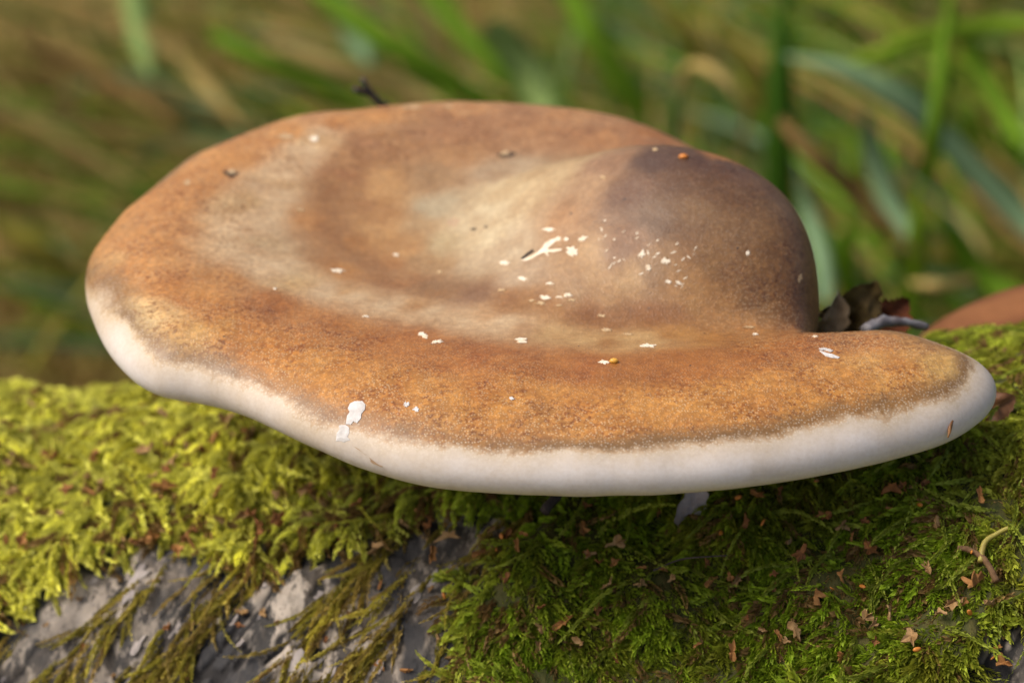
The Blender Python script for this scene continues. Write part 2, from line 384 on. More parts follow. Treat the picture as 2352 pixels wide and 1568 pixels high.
def moss():
    r = np.random.default_rng(11); VV = []; FF = []; CC = []; off = 0
    def add(v, f, c):
        nonlocal off
        VV.append(v); FF.append(f + off); CC.append(c); off += len(v)
    # --- the mats
    n = 46000; X = r.uniform(-13.5, 13.0, n); phi = r.uniform(-.75, .98, n)
    m = moss_mask(X, phi); keepm = r.random(n) < m ** .7
    clump = fbm(np.stack([X * 1.1, phi * 11, 0 * X], -1), 3, 90)
    keepm &= r.random(n) < smooth(-.5, .0, clump) * (.6 - .5 * smooth(0, 3, X)) + .36 + .54 * smooth(0, 3, X)
    X, phi, clump = X[keepm], phi[keepm], clump[keepm]
    P, u, v, N, _ = log_frame(X, phi); n = len(X)
    flow = .55 + .9 * fbm(np.stack([X * .6, phi * 6, 0 * X + 3], -1), 2, 55) + r.normal(0, .8, n)     # 0 = straight down, + = to the left
    left = smooth(1.5, -4.5, X)
    t = v * np.cos(flow)[:, None] - u * np.sin(flow)[:, None]
    L = r.uniform(.42, .9, n) * (1 + .4 * left); rise = r.uniform(.18, .75, n); curl = rise * r.uniform(.55, 1.1, n) + .1; side = r.normal(0, .3, n)
    spread = (.85 - .25 * left) * r.uniform(.7, 1.15, n); wid = r.uniform(.24, .34, n) + .06 * left; leafl = r.uniform(.14, .21, n) * (1 + .3 * left)
    hue = fbm(np.stack([X * .5, phi * 5, 0 * X + 9], -1), 3, 77)[:, None]; right = smooth(7.3, 9.5, X + 1.2 * hue[:, 0])
    yel = np.array([.93, .91, .17]); grn = np.array([.33, .46, .025]); oli = np.array([.32, .30, .03]); ygr = np.array([.56, .60, .07])
    c = grn + (yel - grn) * np.clip(left[:, None] * 1.05 + hue * .3, 0, 1)
    c = c + (ygr - c) * (right * .85)[:, None]
    c = c + (oli - c) * np.clip(.25 + hue * 1.4 + r.normal(0, .18, (n, 1)), 0, .75) * (1 - .55 * left[:, None])
    c = c * r.uniform(.7, 1.35, (n, 1)); br = r.random(n) < .11 + .24 * smooth(.05, .4, -hue[:, 0]); c[br] = np.array([.34, .21, .07]) * r.uniform(.7, 1.2, (br.sum(), 1))
    P = P - N * .1 + N * (np.maximum(clump, 0) * .25)[:, None]
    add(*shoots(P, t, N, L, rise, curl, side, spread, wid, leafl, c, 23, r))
    # --- strands hanging down over the bark
    n = 15000; X = r.uniform(-13, 2.2, n); phi = r.uniform(.15, 1.05, n); m = moss_mask(X, phi); st = streak(X, phi); edge = smooth(1.05, .45, phi - .06 * 0)
    kp = (m < .6) & (r.random(n) < st * .32 * (.35 + .65 * edge)) ; X, phi = X[kp], phi[kp]; n = len(X)
    P, u, v, N, _ = log_frame(X, phi); fl_ = .52 + r.normal(0, .22, n); t = v * np.cos(fl_)[:, None] - u * np.sin(fl_)[:, None]
    tone = r.random((n, 1)); c = np.array([.62, .55, .08]) * tone + np.array([.40, .27, .09]) * (1 - tone); c *= r.uniform(.6, 1.3, (n, 1))
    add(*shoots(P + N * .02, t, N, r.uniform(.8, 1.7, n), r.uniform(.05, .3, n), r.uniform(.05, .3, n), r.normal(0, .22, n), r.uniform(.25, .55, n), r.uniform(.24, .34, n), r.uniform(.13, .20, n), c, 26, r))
    # --- longer single shoots that stand out of the mat
    n = 620; X = r.uniform(-13, 12.5, n); phi = r.uniform(-.4, .95, n); kp = moss_mask(X, phi) > .6; X, phi = X[kp], phi[kp]; n = len(X)
    P, u, v, N, _ = log_frame(X, phi); fl_ = .4 + r.normal(0, 1.1, n); t = v * np.cos(fl_)[:, None] - u * np.sin(fl_)[:, None]
    left = smooth(1.5, -4.5, X)[:, None]; c = np.array([.36, .42, .05]) + (np.array([.62, .58, .06]) - np.array([.36, .42, .05])) * left; c = c * r.uniform(.75, 1.25, (n, 1))
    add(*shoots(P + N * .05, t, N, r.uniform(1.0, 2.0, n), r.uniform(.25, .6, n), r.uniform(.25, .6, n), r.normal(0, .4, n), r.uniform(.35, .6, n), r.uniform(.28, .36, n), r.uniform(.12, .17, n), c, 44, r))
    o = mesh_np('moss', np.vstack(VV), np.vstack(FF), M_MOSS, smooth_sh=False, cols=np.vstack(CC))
    tag(o, 'feathery yellow green to deep green moss covering the log', 'moss', kind='stuff')
moss()

# ------------------------------------------------------------------ the bracket fungus
OUT_CTRL = [(-8.78, 3.1), (-8.4, 1.25), (-7.65, -.45), (-6.9, -1.25), (-6.05, -1.58), (-5.1, -2.1), (-3.85, -3.15), (-2.6, -4.05), (-1.4, -4.55), (.2, -4.8), (2.15, -4.82), (4.1, -4.6),
            (6.15, -4.0), (7.9, -3.2), (8.82, -2.4), (9.2, -1.7), (9.05, -1.05), (8.4, -.38), (7.5, .05), (6.6, .12), (6.05, .3), (6.05, .9), (6.25, 2.1), (6.15, 3.5), (5.6, 5.3), (4.75, 7.6), (2.5, 9.95), (-1.0, 10.8),
            (-3.6, 10.4), (-5.3, 9.8), (-7.1, 8.1), (-7.95, 6.4), (-8.5, 4.9)]
NU = 1300
OUT = crv_closed(OUT_CTRL, 6000)
_s = np.concatenate([[0], np.cumsum(np.linalg.norm(np.diff(np.vstack([OUT, OUT[:1]]), axis=0), axis=1))])
_t = np.linspace(0, _s[-1], NU, endpoint=False); _o = np.vstack([OUT, OUT[:1]])
OUT = np.stack([np.interp(_t, _s, _o[:, 0]), np.interp(_t, _s, _o[:, 1])], 1)
_tg = np.roll(OUT, -1, 0) - np.roll(OUT, 1, 0); _tg /= np.linalg.norm(_tg, axis=1)[:, None]
OUT = OUT + np.stack([-_tg[:, 1], _tg[:, 0]], 1) * (.03 * fbm(np.c_[OUT * .8, 0 * OUT[:, :1]], 2, 311))[:, None]
OUTL = OUT[::5]
_gx = np.arange(-9.6, 10.01, .06); _gy = np.arange(-5.6, 11.61, .06); _GX, _GY = np.meshgrid(_gx, _gy, indexing='ij')
SDF = polydist(_GX, _GY, OUTL) * np.where(inpoly(_GX, _GY, OUTL), 1, -1)
def sdist(x, y):                                                              # signed distance to the outline, + inside
    fx = np.clip((x - _gx[0]) / .06, 0, len(_gx) - 1.001); fy = np.clip((y - _gy[0]) / .06, 0, len(_gy) - 1.001); i = fx.astype(int); j = fy.astype(int); fx = fx - i; fy = fy - j
    return (SDF[i, j] * (1 - fx) + SDF[i + 1, j] * fx) * (1 - fy) + (SDF[i, j + 1] * (1 - fx) + SDF[i + 1, j + 1] * fx) * fy
def wob1(x, y, f, seed): return fbm(np.stack([x * f, y * f, 0 * x], -1), 3, seed)
def gauss(x, y, cx, cy, sl, sr, sf, sb, rot=0, p=2.0):
    dx = x - cx; dy = y - cy; c, s_ = math.cos(rot), math.sin(rot); dx, dy = dx * c + dy * s_, -dx * s_ + dy * c
    a = np.abs(np.where(dx < 0, dx / sl, dx / sr)); b = np.abs(np.where(dy < 0, dy / sf, dy / sb)); return np.exp(-.5 * (a * a + b * b) ** (p / 2))
def z_base(x, y):
    z = .55 + 0 * x
    z = z - .75 * gauss(x, y, -1.0, 3.6, 2.8, 2.6, 2.0, 2.6)                 # the basin
    z = z + 1.85 * gauss(x, y, 3.0, 3.85, 2.5, 2.8, 2.1, 1.6, -.42, 2.2)     # the hump over the attachment
    z = z - .40 * gauss(x, y, 4.2, -.15, 3.2, 1.3, .75, .8, -.05) - .35 * gauss(x, y, 5.3, .25, 1.3, .9, .45, .6)            # valley in front of the hump
    z = z + .18 * gauss(x, y, 3.0, -2.4, 5.0, 4.0, 1.3, 1.2, .08)            # front roll
    z = z + .10 * gauss(x, y, -6.3, 2.2, 1.5, 2.2, 2.2, 2.5)
    z = z + .06 * fbm(np.stack([x * .45, y * .45, 0 * x], -1), 3, 61) + .012 * fbm(np.stack([x * 2.1, y * 2.1, 0 * x], -1), 3, 66)
    return z
def z_equ(x, y):                                                              # height of the outermost edge
    return -.18 + .03 * wob1(x, y, .7, 301) - .04 * gauss(x, y, -6.6, -.6, 1.8, 1.6, 1.5, 1.8) - .5 * gauss(x, y, 6.2, .6, .9, .6, .9, 1.5) + .1 * smooth(6, 10, y)
def width(x, y):
    return 1.75 - .75 * gauss(x, y, 6.2, 2.2, 1.0, 1.0, 2.4, 3.5) - .2 * smooth(5, 9, y)
def z_top(x, y, d=None):
    x = np.asarray(x, float); y = np.asarray(y, float)
    if d is None: d = np.maximum(sdist(x, y), 0)
    t = np.clip(d / width(x, y), 0, 1); pr = (1 - (1 - t) ** 2.3) ** (1 / 2.1)
    ze = z_equ(x, y); return ze + (z_base(x, y) - ze) * pr
MED = crv([(-3.8, 3.3), (-1.0, 3.1), (1.6, 2.4), (3.2, .6), (4.3, -1.6), (5.6, -2.1), (7.2, -2.1)], 200)
def cap_grid():
    t = np.argmin(((OUT[:, None] - MED[None]) ** 2).sum(-1), 1).astype(float)
    k = np.exp(-.5 * (np.arange(-60, 61) / 18.0) ** 2); k /= k.sum()
    t = np.convolve(np.concatenate([t[-60:], t, t[:60]]), k, 'valid'); ii = np.arange(len(MED))
    Mu = np.stack([np.interp(t, ii, MED[:, 0]), np.interp(t, ii, MED[:, 1])], 1)
    return Mu
Mu = cap_grid()
sv = 1 - (1 - np.linspace(0, 1, 150)) ** 2.2                                   # dense at the edge
XY = Mu[:, None] + (OUT - Mu)[:, None] * sv[None, :, None]
tang = np.roll(OUT, -1, 0) - np.roll(OUT, 1, 0); nrm = np.stack([-tang[:, 1], tang[:, 0]], 1); nrm /= np.linalg.norm(nrm, axis=1)[:, None]
inw = Mu - OUT; nrm *= np.sign((nrm * inw).sum(1))[:, None]
DD = (1 - sv)[None] * np.abs((nrm * inw).sum(1))[:, None]                      # exact near the edge, true distance further in
far = (sv < .97)
_d = np.maximum(sdist(XY[:, far, 0], XY[:, far, 1]), 0); _w = smooth(.12, .5, DD[:, far]); DD[:, far] = DD[:, far] * (1 - _w) + _d * _w
ZT = z_top(XY[..., 0], XY[..., 1], DD)
# lower roll of the edge
nb = 16; sb_ = np.linspace(0, 1, nb + 1)[1:]
ang = sb_ * np.pi / 2
RB_W, RB_H = .62, .50
XYb = OUT[:, None] + nrm[:, None] * (RB_W * (1 - np.cos(ang)))[None, :, None]
Zb = z_equ(OUT[:, 0], OUT[:, 1])[:, None] - RB_H * np.sin(ang)[None]
V = np.concatenate([np.concatenate([XY, ZT[..., None]], -1), np.concatenate([XYb, Zb[..., None]], -1)], 1)
seg = np.linalg.norm(np.diff(V, axis=1), axis=-1); arc = np.concatenate([np.zeros((NU, 1)), np.cumsum(seg, 1)], 1); arc = arc[:, [149]] - arc    # + above the edge, - below
CTRL = [  # pixel of the photograph (2352 wide) on the cap and its colour there, skin tone with the light and shade on it
 (260,600,176,128,84),(300,520,172,118,72),(420,430,176,120,72),(600,300,176,122,77),(720,275,182,130,92),(900,260,172,120,78),(1080,250,176,124,86),(1300,270,178,126,88),(1500,310,172,120,78),(1650,360,178,128,84),
 (240,680,168,126,86),(450,690,180,122,70),(330,735,222,194,160),(300,715,205,170,132),(365,720,200,160,118),(420,770,194,150,100),(520,740,184,132,82),(650,800,182,122,64),(620,700,152,96,52),(520,640,172,116,68),(800,850,178,118,60),(800,760,166,108,58),(950,780,160,100,52),(900,900,180,122,70),(1100,900,174,114,60),(1100,820,154,92,44),(1350,850,158,96,48),(1350,930,184,126,72),(1600,850,168,106,54),(1600,930,188,132,80),(1800,870,182,126,74),(1850,800,160,102,56),(2000,850,192,144,96),(2000,790,166,112,70),(2150,830,188,148,104),(2200,850,182,148,112),(2120,800,172,126,86),(1250,960,178,126,78),(1000,960,178,126,78),
 (600,560,182,150,126),(560,470,178,142,112),(640,420,174,136,108),(720,320,184,144,112),(650,640,174,138,110),(800,675,178,132,94),(950,700,178,132,96),(1100,725,178,134,104),(1200,755,172,130,102),(1400,785,166,122,90),(1550,765,168,122,86),(1650,780,166,116,76),
 (720,500,170,116,74),(780,400,152,100,66),(850,330,150,102,72),(950,300,140,96,70),(1100,290,150,102,72),(1250,290,160,112,80),(1400,310,166,114,76),(850,480,152,104,70),(820,560,166,114,72),(800,620,174,120,74),(900,600,160,108,68),(930,650,152,102,66),(1000,400,166,120,84),(1050,350,160,114,80),(1000,670,158,106,66),
 (1100,500,210,176,136),(1000,480,184,154,128),(960,520,174,140,114),(1020,560,198,164,130),(1150,440,204,166,122),(1180,570,200,164,128),(1150,390,182,144,108),(1250,420,204,164,120),(1080,610,192,154,116),(1200,640,188,150,116),(1110,540,212,178,138),
 (1300,500,192,144,106),(1350,600,184,146,112),(1450,560,174,132,102),(1500,630,182,144,110),(1600,690,170,126,88),(1400,670,176,136,102),(1300,660,178,136,100),
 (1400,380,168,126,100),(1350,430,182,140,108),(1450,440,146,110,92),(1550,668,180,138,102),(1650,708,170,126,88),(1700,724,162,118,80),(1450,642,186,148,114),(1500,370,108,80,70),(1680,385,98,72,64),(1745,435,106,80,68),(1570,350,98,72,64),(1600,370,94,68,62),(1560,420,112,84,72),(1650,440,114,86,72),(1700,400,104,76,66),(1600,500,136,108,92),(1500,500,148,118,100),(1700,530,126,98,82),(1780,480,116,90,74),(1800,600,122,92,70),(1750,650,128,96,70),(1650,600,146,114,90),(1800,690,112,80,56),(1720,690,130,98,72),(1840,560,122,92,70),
 (1200,692,160,114,76),(1350,715,150,102,64),(1500,727,150,100,60),(1700,748,152,100,62),(1850,765,162,110,72),(1950,765,160,112,76)]
RINGS = [  # bands that follow the margin: polyline in photograph pixels, skin colour
 ([(620,700),(800,765),(950,798),(1100,822),(1350,848),(1600,838),(1850,802)], (164, 105, 56)),
 ([(735,300),(650,400),(590,500),(590,580),(650,640),(780,675),(950,705),(1150,740),(1350,778),(1500,778)], (194, 160, 140)),
 ([(950,290),(830,350),(770,420),(760,500),(800,580),(900,630),(1050,672),(1250,700),(1450,722),(1650,741)], (152, 105, 70)),
 ([(880,420),(870,500),(920,570),(1000,610)], (174, 127, 88)),
 ([(880,262),(650,300),(520,370),(400,450),(330,540),(330,620),(420,690),(560,750)], (180, 121, 70)),
 ([(720,830),(900,885),(1100,915),(1350,925),(1600,915),(1850,880),(2050,850)], (186, 130, 76)),
 ([(1000,300),(1150,275),(1350,290),(1500,322)], (152, 104, 74))]
for _pl, _c in RINGS:
    for _x, _y in crv(_pl, len(_pl) * 2): CTRL.append((_x, _y, *_c))
def on_cap(x, y):
    d = ray(x, y)
    def hit(ws):
        P = CP + ws[:, None] * d; f = (P[:, 2] < z_top(P[:, 0], P[:, 1])) & (sdist(P[:, 0], P[:, 1]) > 0); return P, f
    ws = np.linspace(41, 64, 160); P, f = hit(ws)
    if not f.any(): return None
    i = int(np.argmax(f)); ws = np.linspace(ws[max(i - 1, 0)], ws[i], 40); P, f = hit(ws); return P[np.argmax(f)]
def tint(x, y):                                             # scales cap colours area by area to the lit look, shading included
    if x > 1320 and y > 565 + (x - 1300) * .34 and y < 740: return np.array([.80, .77, .68])
    if 960 < x < 1300 and 380 < y < 690: return np.array([.77, .88, 1.16 if x > 1040 else .98])
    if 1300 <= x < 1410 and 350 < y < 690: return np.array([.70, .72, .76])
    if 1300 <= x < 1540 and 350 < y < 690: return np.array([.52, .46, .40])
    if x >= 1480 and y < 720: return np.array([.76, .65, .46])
    if x < 460 and 690 < y < 790: return np.array([.95, .95, .88])
    if y > 760 or (y > 640 and x < 700): return np.array([.86, .82, .58])
    return np.array([.94, .985, .93])
cpos = []; ccol = []
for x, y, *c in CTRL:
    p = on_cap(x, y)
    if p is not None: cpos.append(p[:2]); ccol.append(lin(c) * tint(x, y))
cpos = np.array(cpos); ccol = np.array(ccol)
XYa = V[..., :2].reshape(-1, 2)
XYn = XYa + .17 * np.stack([fbm(np.c_[XYa * 1.6, 0 * XYa[:, 0]], 3, 201), fbm(np.c_[XYa * 1.6, 0 * XYa[:, 0]], 3, 202)], 1)
W_ = 1.0 / (((XYn[:, None, 0] - cpos[None, :, 0]) ** 2 + (XYn[:, None, 1] - cpos[None, :, 1]) ** 2) + .03) ** 2.1
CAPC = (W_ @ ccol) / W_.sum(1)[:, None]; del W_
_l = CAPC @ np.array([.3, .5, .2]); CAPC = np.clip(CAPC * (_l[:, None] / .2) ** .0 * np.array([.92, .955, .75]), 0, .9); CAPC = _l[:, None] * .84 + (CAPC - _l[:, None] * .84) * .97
fre = smooth(5.2, 2.0, np.where(arc > 0, arc, 0).ravel()) * .9 + .1
# arc height of the brown/white boundary along the edge
bx, by = V[..., 0], V[..., 1]
wb = .82 - .10 * gauss(bx, by, -6.2, -1.2, 1.6, 2.0, 2.0, 1.5) - .34 * gauss(bx, by, -3.6, -3.2, 2.2, 1.8, 2.0, 2.0) - .05 * smooth(4, 9, bx) - .45 * smooth(1.2, 4.5, by) - .5 * smooth(-7.4, -8.7, bx) + 1.3 * gauss(bx, by, 5.9, 4.4, .7, .7, .9, 1.3) - 2.5 * gauss(bx, by, 6.1, 1.0, .8, .8, 1.0, 1.8, p=4)
edge = (arc - wb).ravel()
fungus = empty('bracket_fungus', (5.6, .6, -1.2))
tag(fungus, 'large tan bracket fungus with pale rounded edge and dark hump, growing from the mossy log', 'fungus')
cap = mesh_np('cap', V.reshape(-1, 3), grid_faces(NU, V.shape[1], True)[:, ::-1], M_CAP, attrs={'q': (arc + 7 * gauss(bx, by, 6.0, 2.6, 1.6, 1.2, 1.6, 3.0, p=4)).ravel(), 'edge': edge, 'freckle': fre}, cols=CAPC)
keep(cap, fungus)
# pore surface underneath: a shallow dome joined to the lower roll
sv2 = np.linspace(0, 1, 24)
XY0 = V[:, -1, :2] + nrm * .05; Z0 = V[:, -1, 2] + .06
XYp = XY0[:, None] + (Mu - XY0)[:, None] * sv2[None, :, None]
Zp = Z0[:, None] - .25 * np.sin(sv2 * np.pi / 2)[None] - .015
Vp = np.concatenate([XYp, Zp[..., None]], -1)[::4]
keep(mesh_np('pore_surface', Vp.reshape(-1, 3), grid_faces(len(Vp), 24, True)[:, ::-1], M_PORE), fungus)
# short neck that holds the cap to the log
npts = np.array([(4.6, 2.2, 1.0), (4.75, 1.9, .2), (4.9, 1.6, -.5), (5.0, 1.4, -1.4), (5.1, 1.2, -3.4)])
nv, nf = tube(crv(npts, 14), np.interp(np.linspace(0, 1, 14), [0, .4, 1], [.4, .7, 1.1]), 28, 4, .08)
keep(mesh_np('neck', nv, nf, mat_plain('neck_skin', (.16, .09, .045), (.10, .055, .03), 200, .6, .3, bump=.3)), fungus)

# marks on the skin: torn white flecks, slits, stains, small warts
def conform(x, y, up): return np.stack([x, y, z_top(x, y) + up], -1)
def patch(name, px, py, rx, ry, mat, parent, rot=0, seed=0, rag=.30, n=18, up=.018, sink=.006, label=None, shape=None):
    """an irregular thin patch lying on the cap; rx, ry in photograph pixels"""
    c = on_cap(px, py)
    if c is None: return None
    r = np.random.default_rng(seed * 7 + 3)
    a0 = on_cap(px + 3, py); b0 = on_cap(px, py + 3)
    if a0 is None or b0 is None: return None
    ex = (a0 - c)[:2] / 3; ey = (b0 - c)[:2] / 3
    if shape is None:
        th = np.linspace(0, 2 * np.pi, n, endpoint=False); rr = 1 + rag * r.standard_normal(n).clip(-1.5, 1.5)
        dx = np.cos(th) * rr * rx; dy = np.sin(th) * rr * ry
        dx, dy = dx * math.cos(rot) - dy * math.sin(rot), dx * math.sin(rot) + dy * math.cos(rot)
    else:
        shape = np.array(shape, float); dx, dy = shape[:, 0], shape[:, 1]; n = len(shape)
    rim = c[:2] + dx[:, None] * ex + dy[:, None] * ey
    cen = c[:2] + dx.mean() * ex + dy.mean() * ey
    inner = cen + (rim - cen) * .72
    V = np.vstack([conform(rim[:, 0], rim[:, 1], -.02), conform(rim[:, 0], rim[:, 1], up * .7), conform(inner[:, 0], inner[:, 1], up), conform(cen[None, 0], cen[None, 1], up - sink)])
    F = []
    for i in range(n):
        j = (i + 1) % n; F += [[i, j, n + j], [i, n + j, n + i], [n + i, n + j, 2 * n + j], [n + i, 2 * n + j, 2 * n + i], [2 * n + i, 2 * n + j, 3 * n]]
    o = mesh_np(name, V, np.array(F), mat, smooth_sh=False); keep(o, cap)
    if label: o['label'] = label
    return o
FL, WH, TN = M_FLECK, M_WHITE, M_FLECK_TAN
M_DARK = mat_plain('dark_pit', (.035, .025, .02), (.06, .04, .03), 600, .8, .2)
M_STAIN = mat_plain('brown_stain', (.36, .24, .14), (.42, .28, .16), 600, .55, .4)
M_ORANGE = mat_plain('orange_seed', (.62, .22, .03), (.45, .14, .02), 500, .45, .4, bump=.3)
M_BUFF = mat_plain('pale_scar', (.42, .29, .16), (.36, .24, .12), 900, .5, .4)
flecks = [(1260,528,11,5,FL,0),(1283,549,8,5,FL,0),(1300,551,5,4,FL,0),(1338,550,10,5,FL,-.4),(1315,578,12,9,FL,.2),(1160,604,9,5,FL,0),(1200,640,10,4,FL,.2),(1253,684,13,4,FL,0),(1285,683,7,2.5,FL,0),(1305,679,9,4.5,FL,0),
 (1240,697,12,3.5,TN,0),(1222,691,7,2.5,TN,0),(1313,690,8,2.5,TN,0),(1283,702,7,2,TN,0),(1153,666,8,3,TN,0),(1263,652,7,2.5,FL,0),(775,622,16,4.5,FL,.08),(910,586,7,3,FL,0),(632,664,4,2,FL,0),(973,770,11,5,FL,.3),(1003,785,13,4,FL,-.1),(840,727,7,2,FL,0),
 (1490,794,16,3.5,FL,0),(1386,832,10,4,FL,.1),(1175,915,6,3,WH,.2),(720,320,13,6,FL,0),(655,314,14,6,TN,.1),(690,328,6,3,TN,0),(933,930,6,6,WH,0),(955,941,6,5,WH,0),(1475,584,6,9,FL,.5),(1490,616,6,5,FL,0),(1528,600,9,5.5,FL,.3),(1535,648,6,3.5,FL,0),(1558,650,6,3.5,FL,0),
 (1910,752,34,3,FL,.04),(1872,773,6,2,FL,0),(1735,768,6,2,FL,0),(1393,758,10,3,TN,.1),(1382,726,10,2.5,TN,0),(1442,768,10,2.5,TN,.05),(1720,752,14,1.6,TN,0),(1010,625,6,2.5,TN,0),(660,420,5,3,TN,0),(690,482,8,4,TN,0),(430,420,7,4,TN,0),(945,246,26,3.5,TN,0),(1030,246,9,3,TN,0),
 (1718,582,4,5,FL,0),(1838,640,4,9,TN,.2),(1385,408,5,3,TN,0),(1505,344,6,3,TN,0)]
for i, (x, y, rx, ry, m_, ro) in enumerate(flecks): patch('skin_fleck', x, y, rx, ry, m_, cap, ro, i)
patch('skin_fleck', 818, 945, 1, 1, WH, cap, seed=90, shape=[(-14,-20),(-4,-26),(14,-27),(21,-18),(20,-4),(12,6),(11,16),(2,26),(-6,22),(-12,28),(-24,26),(-21,10),(-15,2),(-19,-8)], up=.02, label='large torn bright white fleck near the front edge')
patch('skin_fleck', 790, 993, 1, 1, WH, cap, seed=91, shape=[(-12,-20),(4,-21),(12,-12),(12,4),(6,16),(14,20),(0,22),(-8,18),(-19,16),(-17,2),(-10,-8)], up=.02, label='second torn white fleck just below the large one')
patch('skin_fleck', 1197, 782, 1, 1, FL, cap, seed=92, shape=[(-15,-2),(-4,-6),(13,-5),(13,-1),(3,0),(14,3),(12,6),(-2,6),(-10,4),(-4,1)])
patch('skin_fleck', 1892, 803, 1, 1, WH, cap, seed=93, shape=[(-12,-2),(2,-4),(14,-1),(22,3),(16,6),(2,2),(-6,2)])
patch('skin_fleck', 1903, 812, 1, 1, WH, cap, seed=94, shape=[(-22,-8),(-12,-4),(-2,0),(8,2),(18,6),(26,9),(22,12),(8,10),(-6,6),(-14,0)])
# the branching split in the middle of the basin
for k, sh in enumerate([[(-48,24),(-28,15),(-10,5),(0,-6),(6,-16),(20,-25),(36,-30),(37,-27),(22,-21),(12,-14),(8,-6),(16,-1),(26,0),(44,-5),(45,-2),(27,4),(13,3),(15,13),(11,12),(5,5),(-4,9),(-20,19),(-36,26)]]):
    patch('torn_split', 1245, 575, 1, 1, FL, cap, seed=95, shape=sh, up=.010)
    patch('torn_split', 1213, 580, 1, 1, M_DARK, cap, seed=96, shape=[(-18,14),(-4,2),(10,-6),(14,-2),(2,6),(-10,16)], up=.016)
patch('edge_crack', 845, 1052, 1, 1, M_STAIN, cap, seed=99, shape=[(-36,-30),(-22,-22),(-4,-8),(14,4),(34,18),(32,20),(10,6),(-8,-4),(-26,-18)], up=.004)
rs = np.random.default_rng(77)
for k in range(34):                                         # short slits on the lower slope of the hump
    x = rs.uniform(1375, 1600); y = 545 + (x - 1375) * .28 + rs.uniform(-45, 62)
    if y > 700: continue
    patch('skin_slit', x, y, rs.uniform(3, 7), rs.uniform(.9, 1.8), FL, cap, rs.choice([-.9, -.7, .9, -.5]) + rs.normal(0, .2), 300 + k, n=8, up=.006)
for k, (x, y, rx, ry) in enumerate([(1042,512,13,9),(1088,526,7,4),(1115,522,4,3)]):
    patch('stain', x, y, rx, ry, M_STAIN if k == 0 else M_DARK, cap, 0, 500 + k, up=.004)
for k, (x, y, rx, ry) in enumerate([(530,398,15,8),(1160,355,18,6)]):
    patch('scab', x, y, rx, ry, M_DARK, cap, 0, 520 + k, up=.008); patch('scab', x + 3, y - 1, rx * .6, ry * .6, TN, cap, 0, 530 + k, up=.04)

def seed_disc(name, c, nrm, a, b, h, mat, ang=0, seed=0):
    nrm = np.array(nrm) / np.linalg.norm(nrm); t = np.cross(nrm, [.2, .9, .3]); t /= np.linalg.norm(t); s_ = np.cross(nrm, t)
    t, s_ = t * math.cos(ang) + s_ * math.sin(ang), s_ * math.cos(ang) - t * math.sin(ang)
    n = 10; th = np.linspace(0, 2 * np.pi, n, endpoint=False); V = []
    for rr, zz in ((.75, -.4), (1, 0), (.72, .75), (.3, 1)):
        V.append(np.array(c) + (np.cos(th) * rr * a)[:, None] * t + (np.sin(th) * rr * b)[:, None] * s_ + zz * h * nrm)
    V = np.vstack(V + [np.array(c)[None] - .4 * h * nrm, np.array(c)[None] + h * nrm]); F = []
    for k in range(3):
        for i in range(n): j = (i + 1) % n; F += [[k * n + i, k * n + j, k * n + n + j], [k * n + i, k * n + n + j, k * n + n + i]]
    for i in range(n): j = (i + 1) % n; F += [[4 * n, j, i], [3 * n + i, 3 * n + j, 4 * n + 1]]
    return mesh_np(name, V, np.array(F), mat)
p = on_cap(1570, 362); o = seed_disc('birch_seed', p + [0, 0, .02], (0, -.3, 1), .11, .07, .05, M_ORANGE, .2); tag(o, 'tiny orange seed resting on the dark top of the hump', 'seed')
p = on_cap(1410, 832); o = seed_disc('birch_seed', p + [0, 0, .03], (0, -.3, 1), .09, .06, .05, mat_plain('amber_seed', (.75, .42, .06), (.6, .3, .04), 500, .4, .4), .2); tag(o, 'amber yellow seed crumb beside a white fleck on the front of the cap', 'seed')
# little brown thorn pressed into the lower edge at the right
p = at(2180, 996, 47.3); v_, f_ = tube(crv([p + [.06, .25, .12], p + [.02, .08, .03], p + [-.02, -.02, -.07]], 8), np.linspace(.05, .015, 8), 8, 3, .3)
o = mesh_np('bud_scale', v_, f_, mat_plain('brown_scale', (.26, .12, .035), (.14, .06, .02), 400, .5, .35)); tag(o, 'small brown bud scale stuck to the lower right edge of the fungus', 'bud scale')

